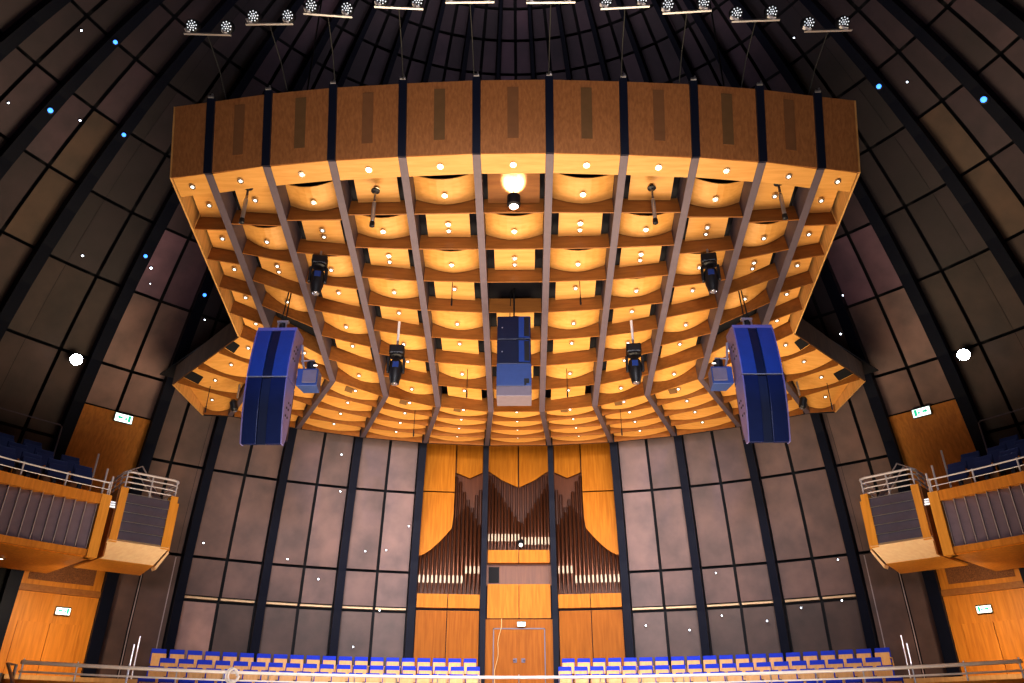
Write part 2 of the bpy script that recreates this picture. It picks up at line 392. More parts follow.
for i in range(11):
    xl, xr = XR[i]+(.09 if i else .03), XR[i+1]-(.09 if i < 10 else .03)
    def yb(side, k, n):                 # y of row boundary k on the rib at the given side
        j = i+side; y0 = YF[j]+STRIP; return lerp(y0, YB[j], k/n)
    n = NROW[i]
    # soffit strip behind the fascia
    m = MB(); m.slab([fp(xl, YF[i]+.02, 0), fp(xr, YF[i+1]+.02, 0), fp(xr, YF[i+1]+STRIP, 0), fp(xl, YF[i]+STRIP, 0)], NRM*.03)
    s = m.build('soffit_panel', 'maple', can)
    downlight(fp((xl+xr)/2, (YF[i]+YF[i+1])/2+.28), -NRM, s, .85)
    for k in range(n):
        # cross board at the far end of the cell
        yl, yr = yb(0, k+1, n), yb(1, k+1, n); yl0, yr0 = yb(0, k, n), yb(1, k, n)
        m = MB(); m.slab([fp(xl, yl-.03), fp(xr, yr-.03), fp(xr, yr), fp(xl, yl)], NRM*SH); m.build('cross_board', 'beam', can)
        curved = (i+k) % 2 == 0
        if i in (0, 10): curved = False
        hole = (i == 5 and k == 3) or (i in (1, 9) and k == 4)
        niche = i == 5 and k == 0
        if hole: continue
        cx = (xl+xr)/2; w = (xr-xl)
        if niche:
            m = MB()
            grid_panel(m, lambda u, v: fp(lerp(xl+.1, xr-.1, u), lerp(yl0+.05, yl-.05, v), .62-.3*v), 4, 2)
            pn = m.build('niche_panel', 'beam', can); continue
        if curved:
            f = lambda u, v: fp(lerp(xl, xr, u), lerp(lerp(yl0+.35, yl-.05, v), lerp(yr0+.35, yr-.05, v), u), .54-.04*v-.21*math.sin(math.pi*u))
        else:
            kx = .06 if i in (0, 10) else .135
            f = lambda u, v: fp(lerp(xl+kx*w, xr-kx*w, u), lerp(lerp(yl0+.04, yl-.05, v), lerp(yr0+.04, yr-.05, v), u), .46-.05*v)
        m = MB(); grid_panel(m, f, 8 if curved else 2, 1)
        pn = m.build('reflector_panel', 'maple', can)
        c = f(.5, .60)
        downlight(c-NRM*.02, -NRM, pn, .82)
        if not curved and ((k == 1 and i in (2, 4, 6, 8)) or (k == 2 and i in (1, 3, 5, 7, 9))): downlight(f(.5, .80)-NRM*.02, -NRM, pn, .75)
# ribs with their dark strips over the fascia
for j in range(1, 11):
    x = XR[j]; m = MB(); hw = .085
    a, b = fp(x, YF[j]), fp(x, YB[j]); c = BACK[j]
    m.hexa([a+V(-hw, 0, 0), a+V(hw, 0, 0), b+V(hw, 0, 0), b+V(-hw, 0, 0)]+[q+NRM*.62 for q in (a+V(-hw, 0, 0), a+V(hw, 0, 0), b+V(hw, 0, 0), b+V(-hw, 0, 0))])
    t = (c-b); t.z = 0; t.normalize(); px = V(t.y, -t.x, 0)*.075
    m.hexa([b-px, b+px, c+px, c-px]+[q+V(0, 0, .55) for q in (b-px, b+px, c+px, c-px)])
    r = m.build('rib', 'steel', can)
    m = MB(); p0 = a+FN*.07
    m.slab([p0+V(-hw, 0, 0)-U*.02, p0+V(hw, 0, 0)-U*.02, p0+V(hw, 0, 0)+U*(HF+.05), p0+V(-hw, 0, 0)+U*(HF+.05)], -FN*.12)
    s = m.build('fascia_strip', 'navy', can); s.parent = r
    m = MB(); m.box(p0+U*(HF+.08), (.12, .05, .05)); m.box(p0+U*(HF+.12)+V(.03, 0, 0), (.03, .04, .08))
    s = m.build('top_bracket', 'alu', can); s.parent = r
# side rims and dark deck
for s, j in ((-1, 0), (1, 11)):
    x = XR[j]; a, b = fp(x, YF[j]), fp(x, YB[j]); m = MB()
    m.slab([a, b, b+NRM*.75, a+U*HF], (s*.04, 0, 0)); m.build('side_rim', 'maple_v', can)
    # wing fascia
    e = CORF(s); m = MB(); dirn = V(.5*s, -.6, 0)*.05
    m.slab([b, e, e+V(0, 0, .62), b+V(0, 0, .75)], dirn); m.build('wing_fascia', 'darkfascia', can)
    g = CORB(s); m = MB(); m.slab([e, g, g+V(0, 0, .5), e+V(0, 0, .62)], V(s*.04, 0, 0)); m.build('wing_end', 'maple_v', can)
m = MB()
for i in range(11):
    m.slab([fp(XR[i], YF[i]+.1, .80), fp(XR[i+1], YF[i+1]+.1, .80), fp(XR[i+1], YB[i+1], .80), fp(XR[i], YB[i], .80)], NRM*.04)
    m.slab([fp(XR[i], YB[i], .80), fp(XR[i+1], YB[i+1], .80), BACK[i+1]+V(0, 0, .8), BACK[i]+V(0, 0, .8)], V(0, 0, .04))
m.build('deck', 'deck', can)
# rear tier of curved panels
for i in range(11):
    n = 4
    def line(j, t):
        b = fp(XR[j], YB[j])
        if j in (0, 11):
            s = -1 if j == 0 else 1
            return lerp(b, CORF(s), t/.78) if t < .78 else lerp(CORF(s), CORB(s), (t-.78)/.22)
        return lerp(b, BACK[j], t)
    for k in range(n):
        t0, t1 = k/n+.03, (k+1)/n-.02
        ul, ur = (.02 if i == 0 else .055), (.98 if i == 10 else .945)
        def f(u, v, i=i, t0=t0, t1=t1, ul=ul, ur=ur):
            uu = lerp(ul, ur, u); p = lerp(line(i, lerp(t0, t1, v)), line(i+1, lerp(t0, t1, v)), uu)
            return p+V(0, 0, .50-.28*v-.13*math.sin(math.pi*u))
        m = MB(); grid_panel(m, f, 8, 3)
        pn = m.build('rear_reflector_panel', 'maple', can)
        m = MB(); pa, pb2 = line(i, (k+1)/n-.01), line(i+1, (k+1)/n-.01); m.slab([lerp(pa, pb2, ul), lerp(pa, pb2, ur), lerp(pa, pb2, ur)+V(0, 0, .46), lerp(pa, pb2, ul)+V(0, 0, .46)], V(0, .03, 0)); m.build('rear_cross_board', 'beam', can)
        d = downlight(f(.5, .55)-V(0, 0, .012), V(0, -.3, -1), pn, .8, 'rear_downlight')
        if i in (0, 10) and k in (0, 2):
            ua, ub = (.05, .30) if i == 0 else (.70, .95)
            m = MB(); m.slab([f(ua, .62)-V(0, 0, .012), f(ub, .62)-V(0, 0, .012), f(ub, .95)-V(0, 0, .012), f(ua, .95)-V(0, 0, .012)], (0, 0, -.02)); g = m.build('dark_vent', 'dark', can); g.parent = pn
        if i in (2, 3, 4, 6, 7, 8) and k == 0:
            m = MB(); m.slab([f(.30, .5)-V(0, 0, .012), f(.45, .5)-V(0, 0, .012), f(.45, .75)-V(0, 0, .012), f(.30, .75)-V(0, 0, .012)], (0, 0, -.01)); g = m.build('vent_grille', 'slot', can); g.parent = pn
m = MB()
for i in range(11): m.slab([BACK[i]if i else CORB(-1), BACK[i+1] if i < 10 else CORB(1), (BACK[i+1] if i < 10 else CORB(1))+V(0, 0, .8), (BACK[i] if i else CORB(-1))+V(0, 0, .8)], V(0, .05, 0))
m.build('rear_edge', 'deck', can)
# suspension rods to the dome
for s in (-1, 1):
    for x, y in ((s*5.4, 14.2), (s*2.4, 19.0)):
        z = ZC+math.sqrt(R*R-x*x-(y-YC)**2)
        MB().tube([fp(x, y, .8), V(x, y, z+.1)], .02, 6).build('suspension_rod', 'cable', can)

# ------------------------------------------------------------------ hanging loudspeakers
def line_array(cx, y, side):
    lab = 'curved blue hanging line array loudspeaker %s the centre loudspeaker' % ('left of' if side < 0 else 'right of')
    e = empty('line_array_loudspeaker', (cx, y, 7.4), 0, lab, 'loudspeaker', 'line arrays hanging under the canopy')
    zt, zb = 9.0, 5.97; W = .92; n = 16
    def yf(z):                       # bulging front profile: straight above, curving back below
        t = (zt-z)/(zt-zb); return y-.02-.24*math.sin(math.pi*min(1, .08+t*.92))+.12*max(0, t-.55)**2*2.2
    dz = (zt-zb)
    for part in (0, 1):
        za, zb2 = (zt-.12, zt-dz*.475) if part == 0 else (zt-dz*.485, zb)
        prof = [(yf(lerp(za, zb2, k/n)), lerp(za, zb2, k/n)) for k in range(n+1)]
        for nm, x0, x1, mat, ins in (('front_baffle', cx-W/2, cx-.12, 'bluebox', 0), ('front_baffle', cx+.10, cx+W/2, 'bluebox', 0), ('horn_slot', cx-.12, cx+.10, 'bluedark', .05)):
            m = MB(); vs = []
            for (yy, z) in prof: vs += [V(x0, yy+ins, z), V(x1, yy+ins, z), V(x1, yy+.10, z), V(x0, yy+.10, z)]
            fs = []
            for q in range(n):
                for j in range(4): fs.append((q*4+j, q*4+(j+1) % 4, q*4+4+(j+1) % 4, q*4+4+j))
            fs += [(0, 1, 2, 3), tuple(n*4+j for j in (3, 2, 1, 0))]
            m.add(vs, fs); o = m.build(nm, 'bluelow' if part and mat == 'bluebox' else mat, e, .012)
        for s in (-1, 1):
            m = MB(); x0 = cx+s*W/2; vs = []
            for (yy, z) in prof:
                dp = .62*(1-.75*((zt-z)/(zt-zb))**5)
                vs += [V(x0, yy-.015, z), V(x0+s*.03, yy-.015, z), V(x0+s*.03, yy+dp, z), V(x0, yy+dp, z)]
            fs = []
            for q in range(n):
                for j in range(4): fs.append((q*4+j, q*4+(j+1) % 4, q*4+4+(j+1) % 4, q*4+4+j))
            fs += [(0, 1, 2, 3), tuple(n*4+j for j in (3, 2, 1, 0))]
            sp = m.add(vs, fs).build('side_plate', 'blueplate', e)
            m = MB(); zz = (za+zb2)/2
            for dz2 in (-.10, .10, .26):
                for dy in (.16, .30): m.lathe([(.03, 0), (.03, .012)], V(x0+s*.03, yf(zz)+dy+.1*(dz2 > .2), zz+dz2), V(s, 0, 0), 8)
            b = m.build('bolt', 'black', e); b.parent = sp
        m = MB(); zc2 = zb2+(.22 if part else 0); m.box((cx, y+.30, (za+zc2)/2), (W-.04, .5, za-zc2-.02)); m.build('cabinet', 'bluedark', e)
    m = MB(); m.box((cx, y+.22, zt-.07), (W+.06, .62, .09)); m.build('top_frame', 'blueplate', e, .01)
    m = MB(); m.box((cx, yf(zt-dz*.48)-.012, zt-dz*.48), (W+.04, .03, .018)); m.build('seam_strip', 'alu', e)
    m = MB()
    for s in (-1, 1):
        m.tube([V(cx+s*.08, y+.22, zt-.02), V(cx+s*.05, y+.25, zt+.35), V(cx+.0+s*.03, y+.4, 10.45)], .016, 6)
    m.tube([V(cx-.02, y+.24, zt), V(cx+.02, y+.24, zt+.35)], .05, 8)
    m.build('suspension_cable', 'cable', e)
    m = MB(); m.box((cx, y+.24, zt+.30), (.28, .10, .06)); m.tube([V(cx-.1, y+.2, zt+.02), V(cx-.1, y+.2, zt+.3)], .022, 6); m.tube([V(cx+.1, y+.2, zt+.02), V(cx+.1, y+.2, zt+.3)], .022, 6)
    m.build('shackle', 'alu', e)
    # the small projector-like spotlight bracketed to its inner side
    ix = cx-side*(W/2+.05)
    b = empty('bracket_spotlight', (ix, y+.4, 8.0), 0, 'small white-fronted spotlight bracketed beside the %s line array' % ('left' if side < 0 else 'right'), 'spotlight')
    m = MB(); m.tube([V(ix, y+.45, 8.75), V(ix-side*.06, y+.45, 8.3), V(ix-side*.12, y+.45, 8.1)], .03, 8); m.tube([V(ix-side*.02, y+.45, 8.3), V(ix-side*.35, y+.45, 8.32), V(ix-side*.42, y+.45, 8.1)], .022, 6); m.build('bracket', 'alu', b)
    m = MB(); x1 = ix-side*.30
    m.hexa([V(x1-.26, y+.2, 7.52), V(x1+.26, y+.2, 7.52), V(x1+.2, y+.75, 7.55), V(x1-.2, y+.75, 7.55), V(x1-.26, y+.2, 7.98), V(x1+.26, y+.2, 7.98), V(x1+.2, y+.75, 8.05), V(x1-.2, y+.75, 8.05)])
    m.build('housing', 'bluelight', b, .02)
    m = MB(); m.box((x1-side*.06, y+.18, 7.76), (.34, .03, .34)); m.build('front_face', 'greycase', b, .01)
    m = MB(); m.lathe([(.12, 0), (.12, .18), (.07, .22)], V(x1, y+.45, 8.06), V(0, 0, 1), 10); m.build('lamp_cap', 'black', b)
    m = MB(); m.lathe([(.05, 0), (.045, .03)], V(x1-side*.16, y+.24, 8.06), V(0, -.5, 1), 8); m.build('lens', 'lens', b)
line_array(-5.93, 16.5, -1)
line_array(5.82, 16.5, 1)
e = empty('subwoofer_stack', (-.06, 17, 8.5), 0, 'dark blue centre loudspeaker stack hanging between the two line arrays', 'loudspeaker')
for z0, z1 in ((8.93, 9.60), (8.24, 8.91)):
    m = MB(); m.box((-.06, 17.36, (z0+z1)/2), (.86, .66, z1-z0)); c = m.build('cabinet', 'bluedark', e, .012)
    m = MB(); m.slab([V(.06, 17.0, z0+.03), V(.34, 17.02, z0+.03), V(.34, 17.02, z1-.03), V(.06, 17.0, z1-.03)], (0, -.012, 0)); g = m.build('horn_panel', 'bluebox', e); g.parent = c
    m = MB(); m.slab([V(.20, 16.985, z0+.06), V(.33, 16.985, z0+.06), V(.33, 16.985, z1-.06), V(.20, 16.985, z1-.06)], (0, -.005, 0)); g = m.build('horn_slot', 'black', e); g.parent = c
    m = MB(); m.lathe([(.018, 0), (.018, .012)], V(-.36, 17.03, (z0+z1)/2), V(0, -1, 0), 8); g = m.build('screw', 'alu', e); g.parent = c
m = MB(); m.box((-.06, 17.34, 7.92), (.87, .7, .60)); m.build('lower_case', 'bluelight', e, .012)
m = MB(); m.box((-.06, 17.32, 7.48), (.87, .66, .27)); m.build('base_plate', 'greycase', e, .012)
m = MB(); m.box((.25, 16.975, 7.74), (.12, .02, .12)); m.box((.22, 16.975, 7.68), (.05, .03, .10)); m.build('connector', 'black', e)
m = MB(); m.tube([V(-.06, 17.3, 9.58), V(-.06, 17.3, 10.6)], .022, 6); m.tube([V(-.18, 17.4, 9.58), V(-.14, 17.4, 10.6)], .012, 6); m.build('suspension_cable', 'cable', e)
m = MB(); m.lathe([(.05, 0), (.06, .05), (.03, .1)], V(-.06, 17.3, 9.6)); m.build('shackle', 'alu', e)

# ------------------------------------------------------------------ moving-head lamps
def moving_head():
    e = empty('moving_head_lamp', (0, 0, 0), 0, None, 'stage lamp', 'moving-head lamps under the canopy', local=True)
    MB().lathe([(.03, -.02), (.03, .18)], (0, 0, 0), n=8).build('clamp', 'alu', e)
    MB().box((0, 0, -.15), (.40, .34, .26)).build('base', 'black', e, .04)
    m = MB(); m.lathe([(.20, -.28), (.20, -.33), (.15, -.36)], (0, 0, 0), n=16); m.build('turntable', 'black', e)
    for s in (-1, 1):
        m = MB(); m.hexa([V(s*.17, -.09, -.36), V(s*.24, -.09, -.36), V(s*.24, .09, -.36), V(s*.17, .09, -.36)]+[V(s*.17, -.06, -.80), V(s*.24, -.06, -.80), V(s*.24, .06, -.80), V(s*.17, .06, -.80)]); m.build('yoke_arm', 'black', e, .02)
    m = MB(); m.lathe([(.10, -.42), (.16, -.50), (.175, -.70), (.165, -.90), (.13, -1.02), (.115, -1.12)], (0, 0, 0), n=18); h = m.build('head', 'black', e, smooth=True)
    m = MB(); m.lathe([(.10, -1.115), (.085, -1.14), (.03, -1.15)], (0, 0, 0), n=14); g = m.build('lens', 'chrome', e, smooth=True); g.parent = h
    m = MB(); m.box((0, -.165, -.62), (.16, .03, .16)); g = m.build('cover_plate', 'bluebox', e); g.parent = h
    return e
mh = moving_head()
for k, (x, y, z, rz, lab) in enumerate([(-4.74, 15.25, 10.28, .2, 'black moving-head lamp left of centre nearest the canopy front edge'), (4.65, 15.27, 10.27, -.2, 'black moving-head lamp right of centre nearest the canopy front edge'),
        (-3.22, 18.1, 9.30, .1, 'black moving-head lamp on a white tube left of the centre loudspeaker'), (3.14, 18.1, 9.30, -.1, 'black moving-head lamp on a white tube right of the centre loudspeaker')]):
    o = mh if k == 0 else copy_tree(mh)
    o.location = (x, y, z); o.rotation_euler = (0, 0, rz); o['label'] = lab
    o.scale = (.92, .92, .92) if k < 2 else (1., 1., 1.)
    t = MB(); t.tube([V(0, 0, .15), V(0, 0, .75)], .035, 8)
    if k >= 2: t.build('hanging_tube', 'white', o)
def tubelamp():
    e = empty('tube_lamp', (0, 0, 0), 0, None, 'stage lamp', 'slim tube lamps on the front row of the canopy', local=True)
    MB().lathe([(.10, 0), (.10, -.03), (.05, -.05)], (0, 0, 0), n=12).build('rose', 'black', e)
    MB().tube([V(0, 0, -.03), V(0, 0, -.32)], .028, 8).build('stem', 'chrome', e)
    MB().tube([V(0, 0, -.32), V(0, 0, -.36), V(0, 0, -.86), V(0, 0, -.90)], [.03, .045, .045, .03], 10).build('tube', 'alu', e)
    MB().lathe([(.055, -.89), (.06, -1.0), (.03, -1.02)], (0, 0, 0), n=10).build('tip', 'black', e)
    return e
tl = tubelamp()
for k, (x, y, lab) in enumerate([(-6.07, 13.50, 'slim tube lamp second bay from the left edge of the canopy'), (-3.19, 13.62, 'slim tube lamp left of the white niche in the canopy front row'),
        (3.11, 13.60, 'slim tube lamp right of the white niche in the canopy front row'), (5.95, 13.50, 'slim tube lamp second bay from the right edge of the canopy')]):
    o = tl if k == 0 else copy_tree(tl); p = fp(x, y, .22); o.location = p; o['label'] = lab
# the spotlight in the white niche
p = fp(-.03, 13.66, -.02); e = empty('niche_spotlight', p, 0, 'small black spotlight lighting the white canopy niche', 'spotlight')
MB().tube([p+V(0, .1, .55), p+V(0, 0, .1)], .012, 6).build('hanger', 'cable', e)
MB().lathe([(.09, .06), (.15, .02), (.15, -.22), (.10, -.26)], p, n=16).build('housing', 'black', e, smooth=True)
MB().lathe([(.10, -.26), (.06, -.30), (.02, -.31)], p, n=12).build('lens', 'lamp2', e, smooth=True)

# thin hanging microphones on cords
def hang_mic(x, y, z0, z1, lab):
    e = empty('hanging_microphone', (x, y, z1), 0, lab, 'microphone', 'hanging microphones', local=True)
    MB().tube([V(0, 0, 0), V(0, 0, z0-z1)], .010, 6).build('cord', 'cable', e)
    MB().tube([V(0, 0, .0), V(0, 0, -.18), V(0, 0, -.22)], [.018, .024, .012], 8).build('capsule', 'black', e)
for s in (-1, 1):
    side = 'left' if s < 0 else 'right'
    hang_mic(s*3.25, 22.2, 9.2, 8.45, 'thin hanging microphone below the rear canopy edge just %s of the organ' % side)
    hang_mic(s*1.62, 16.35, 10.45, 9.75, 'short hanging microphone in the third row of canopy cells %s of the centre' % side)
    hang_mic(s*1.46, 20.1, 9.55, 8.85, 'short hanging microphone in the last flat row of canopy cells %s of the centre' % side)
    hang_mic(s*9.35, 20.9, 9.4, 8.75, 'thin hanging microphone below the %s wing tip of the canopy' % side)
    e = empty('wing_spotlight', (s*8.5, 21.0, 9.1), 0, 'small clamp spotlight hung below the %s canopy wing beside its line array' % side, 'spotlight')
    m = MB(); m.tube([V(s*8.5, 21.0, 9.5), V(s*8.5, 21.0, 9.05)], .03, 6); m.build('clamp', 'alu', e)
    m = MB(); m.lathe([(.07, 0), (.11, .06), (.11, .30), (.06, .36)], V(s*8.5, 21.0, 8.62), V(s*.25, -.2, 1), 12); m.build('housing', 'black', e)
    m = MB(); m.lathe([(.08, -.01), (.03, -.03)], V(s*8.5, 21.0, 8.62), V(s*.25, -.2, 1), 12); m.build('lens', 'chrome', e)

# ------------------------------------------------------------------ lamp bars above the canopy front
def lamp_bar():
    e = empty('lamp_bar', (0, 0, 0), 0, None, 'lamp bar', 'lamp bars above the canopy front', local=True)
    MB().box((0, 0, 0), (.98, .045, .035)).build('bar', 'alu', e)
    for s in (-1, 1):
        MB().hexa([V(s*.38-.03, -.05, .02), V(s*.38+.03, -.05, .02), V(s*.38+.03, .05, .02), V(s*.38-.03, .05, .02)]+[V(s*.38-.10-.02, -.04, .12), V(s*.38-.10+.02, -.04, .12), V(s*.38-.10+.02, .04, .12), V(s*.38-.10-.02, .04, .12)]).build('bracket', 'white', e)
        ax = V(0, -.72, -.70).normalized(); c = V(s*.36, -.02, .22)
        can_ = MB().lathe([(.09, -.22), (.13, -.16), (.135, .0), (.125, .01)], c, ax, 14).build('lamp_can', 'black', e, smooth=True)
        m = MB(); u = V(1, 0, 0); w = ax.cross(u)
        for rr, nn in ((0, 1), (.048, 6), (.094, 9)):
            for q in range(nn):
                a = q*2*math.pi/nn+rr; m.lathe([(.018, .008), (.012, .018)], c+(u*math.cos(a)+w*math.sin(a))*rr, ax, 6)
        g = m.build('led_cluster', 'led', e); g.parent = can_
    m = MB(); m.tube([V(0, 0, 0), V(0, .9, -.10), V(0, 1.55, -.35)], .012, 6); m.build('outrigger_arm', 'cable', e)
    return e
lb = lamp_bar()
names = ['leftmost', 'second from the left', 'third from the left', 'fourth from the left', 'left of the two middle', 'right of the two middle', 'fourth from the right', 'third from the right', 'second from the right', 'rightmost']
for k, (x, y, z, rz) in enumerate([(-6.41, 10.96, 13.0, .05), (-5.04, 10.72, 13.0, 0), (-3.78, 10.52, 13.0, .1), (-2.31, 10.36, 13.0, .07), (-.87, 10.27, 13.03, 0), (.75, 10.27, 13.0, 0), (2.25, 10.41, 13.0, -.05), (3.52, 10.53, 13.0, -.06), (4.97, 10.76, 13.0, -.03), (6.55, 11.03, 13.0, -.02)]):
    o = lb if k == 0 else copy_tree(lb); o.location = (x, y, z); o.rotation_euler = (0, 0, rz)
    o['label'] = 'pale two-lamp bar above the canopy front, %s in the row' % names[k]

# ------------------------------------------------------------------ organ
org = empty('pipe_organ', P(18.9, 0, 1.4), 0, 'tall pipe organ in a wooden case at the centre of the back wall', 'organ')
def frame(a0, a1, rr):               # chord frame between two ribs: maps (u 0..1, z, d inward) to a point
    p0, p1 = P(rr, a0, 0), P(rr, a1, 0); ex = (p1-p0); n = V(-ex.y, ex.x, 0).normalized()
    if n.y > 0: n = -n
    return (lambda u, z, d=0.: p0+ex*u+n*d+V(0, 0, z)), n, ex.length
def opanel(name, fr, u0, u1, z0, z1, d, mat, th=.06, parent=None):
    f, n, L = fr
    m = MB(); m.slab([f(u0, z0, d), f(u1, z0, d), f(u1, z1, d), f(u0, z1, d)], -n*th)
    o = m.build(name, mat, org)
    return o
def pipe(fr, u, z0, z1, r, d, mat='pipe', mouth=True, mz=.55):
    f, n, L = fr; b = f(u, z0, d)
    m = MB(); m.lathe([(r*.25, 0), (r*.95, mz*.92), (r, mz), (r, z1-z0), (r*.85, z1-z0+.01)], b, n=10); o = m.build('pipe', mat, org, smooth=True)
    if mouth:
        m = MB(); c = b+n*(r*.93)+V(0, 0, mz)
        t = V(n.y, -n.x, 0)*r*.62
        m.slab([c-t-V(0, 0, .10), c+t-V(0, 0, .10), c+t*.9+V(0, 0, .17), c-t*.9+V(0, 0, .17)], n*.03)
        g = m.build('pipe_mouth', 'mouth', org); g.parent = o
    return o
A1, A2 = AZ[0], AZ[1]
fc = frame(-A1, A1, 18.75)
W = fc[2]; g = .15/W
# centre bay
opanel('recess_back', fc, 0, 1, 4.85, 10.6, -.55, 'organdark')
for u0, u1 in ((.06, .495), (.505, .94)):
    opanel('case_panel', fc, u0, u1, 3.65, 4.82, .0, 'casewood')
    opanel('case_shelf', fc, u0, u1, 5.56, 6.02, .10, 'casewood', .30)
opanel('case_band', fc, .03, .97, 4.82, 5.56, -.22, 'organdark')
opanel('swell_opening', fc, .07, .22, 4.90, 5.46, -.18, 'dark', .03)
opanel('door_surround', fc, .03, .97, FLOOR+2, 3.62, -.04, 'doorwood')
m = MB(); f, n, L = fc
for u0, u1, s in ((.02, .49, 0), (.51, .98, 1)):
    zs = [(u0, 9.2 if not s else 8.5), (lerp(u0, u1, .5), 8.78), (u1, 8.5 if not s else 9.2)]
    poly = [(u, z) for u, z in zs]+[(u1, 10.6), (u0, 10.6)]
    mm = MB(); mm.prism(poly, lambda u, z: f(u, z, -.28), -n*.06); mm.build('lit_top_panel', 'casewood', org)  # lower edge cut along the shadow line on the wood
N = 19
for k in range(N):
    u = lerp(.07, .93, k/(N-1)); v = abs(u-.53)/.45
    pipe(fc, u, 6.02, 6.95+1.75*min(1, v)**1.0, .052, .02, mz=.42 if k < 10 else .30)
for k in range(14):
    u = lerp(.05, .95, k/13); pipe(fc, u, 6.02, 9.0, .06, -.45, 'pipeback', False)
# side bays
for s in (-1, 1):
    fr = frame(s*A2, s*A1, 18.75); f, n, L = fr          # u runs from the outer rib to the inner one
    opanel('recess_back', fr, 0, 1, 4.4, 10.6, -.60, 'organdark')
    for u0, u1 in ((.07, .495), (.505, .95)):
        opanel('case_panel', fr, u0, u1, FLOOR+2, 3.90, -.06, 'doorwood')
        opanel('case_shelf', fr, u0, u1, 3.97, 4.44, .10, 'casewood', .30)
    # tall veneer panel with the swooping lower edge
    curve = [(.05, 5.75)]+[(.05+.47*t, 5.75+1.05*t**1.5) for t in (.2, .4, .6, .8, 1.0)]
    mm = MB(); mm.prism([(.05, 8.15), (.05, 5.75)]+curve[1:]+[(.54, 7.2), (.545, 8.15)], lambda u, z: f(u, z, .02), -n*.07); mm.build('swoop_panel', 'casewood', org)
    mm = MB(); mm.prism([(.05, 8.20), (.545, 8.20), (.545, 10.6), (.05, 10.6)], lambda u, z: f(u, z, .02), -n*.07); mm.build('swoop_panel', 'casewood', org)
    mm = MB(); mm.prism([(.57, 9.05), (.78, 8.85), (.97, 9.1), (.97, 10.6), (.57, 10.6)], lambda u, z: f(u, z, -.30), -n*.06); mm.build('lit_top_panel', 'casewood', org)  # cut edge stands for the shadow line here too
    K = 15
    for k in range(K):
        u = lerp(.09, .93, k/(K-1))
        top = 5.95+1.75*min(1, (u-.05)/.68)**1.3 if u < .74 else lerp(7.7, 6.95, (u-.74)/.2)
        pipe(fr, u, 4.44, top, .058, -.10, mz=.50 if u < .74 else .85)
    for k in range(7):
        u = lerp(.58, .95, k/6); pipe(fr, u, 4.5, [8.9, 8.7, 8.3, 8.0, 7.7, 8.2, 8.4][k], .062, -.38, 'pipe' if k < 3 else 'pipeback', False)
m = MB(); c = f0 = fc[0](.53, 6.13, .22); e = empty('organ_spotlight', c, 0, 'small black spotlight on the organ centre shelf', 'spotlight')
MB().lathe([(.09, 0), (.11, .06), (.11, .2), (.06, .26)], c, V(0, .3, 1), 12).build('housing', 'black', e)
MB().lathe([(.07, 0), (.03, .02)], c+V(0, -.11, .02), V(0, -1, -.1), 10).build('lens', 'lens', e)

# double door below the organ
f, n, L = fc
dr = empty('door_1', f(.5, 1.39, 0), kind='structure')
for k, (u0, u1) in enumerate(((.16, .497), (.503, .84))):
    m = MB(); m.slab([f(u0, 1.39, .02), f(u1, 1.39, .02), f(u1, 3.28, .02), f(u0, 3.28, .02)], -n*.04); lf = m.build('door_leaf', 'doorwood', dr)
    m = MB(); c = f(.5+(-.055 if k == 0 else .055), 2.26, .04); m.box(c, (.13, .03, .14)); m.tube([c+n*.02, c+n*.07, c+n*.07+V(.08*(1 if k else -1), 0, 0)], .014, 6); h = m.build('handle', 'steel', dr); h.parent = lf
m = MB()
for q in ([f(.145, 1.39, .0), f(.16, 1.39, .0), f(.16, 3.32, .0), f(.145, 3.32, .0)], [f(.84, 1.39, .0), f(.855, 1.39, .0), f(.855, 3.32, .0), f(.84, 3.32, .0)], [f(.145, 3.28, .0), f(.855, 3.28, .0), f(.855, 3.32, .0), f(.145, 3.32, .0)]):
    m.slab(q, n*.045)
m.build('door_frame', 'greycase', dr)
cd = empty('hanging_wire', f(.24, 3.6, .12), 0, 'pale wavy cord hanging in front of the double door under the organ', 'cord')
m = MB(); m.tube([f(.26+.012*math.sin(k*.9)-.10*(k/16), 3.62-k*.14, .14) for k in range(17)], .013, 6); m.build('cord', 'cord', cd)

# ------------------------------------------------------------------ choir seats
def make_seat(name, pad, shell, lab, arm=None):
    e = empty(name, (0, 0, 0), 0, lab, 'seat', None, local=True)      # origin at floor, facing -y
    m = MB(); m.hexa([V(-.225, .05, .48), V(.225, .05, .48), V(.225, .11, .48), V(-.225, .11, .48), V(-.215, .12, .90), V(.215, .12, .90), V(.215, .17, .90), V(-.215, .17, .90)]); m.build('backrest', pad, e, .02)
    m = MB(); m.hexa([V(-.215, -.09, .40), V(.215, -.09, .40), V(.215, -.05, .40), V(-.215, -.05, .40), V(-.205, .02, .765), V(.205, .02, .765), V(.205, .05, .765), V(-.205, .05, .765)]); m.build('folded_seat', shell, e, .015)
    m = MB(); m.box((0, .06, .22), (.08, .10, .44)); m.build('pedestal', 'navy', e)
    m = MB(); m.box((.242, .0, .60), (.03, .22, .03)); m.box((.242, .08, .45), (.025, .06, .30)); m.build('armrest', arm or shell, e)
    return e
ORD = ['', 'first', 'second', 'third', 'fourth', 'fifth', 'sixth', 'seventh', 'eighth', 'ninth', 'tenth', 'eleventh', 'twelfth', 'thirteenth', 'fourteenth', 'fifteenth', 'sixteenth', 'seventeenth', 'eighteenth', 'nineteenth', 'twentieth']
proto = make_seat('choir_chair', 'seatblue', 'seatwood', 'x'); used = False
rowname = ['last row under the back wall', 'second row from the back wall', 'third row from the back wall', 'front row behind the choir rail']
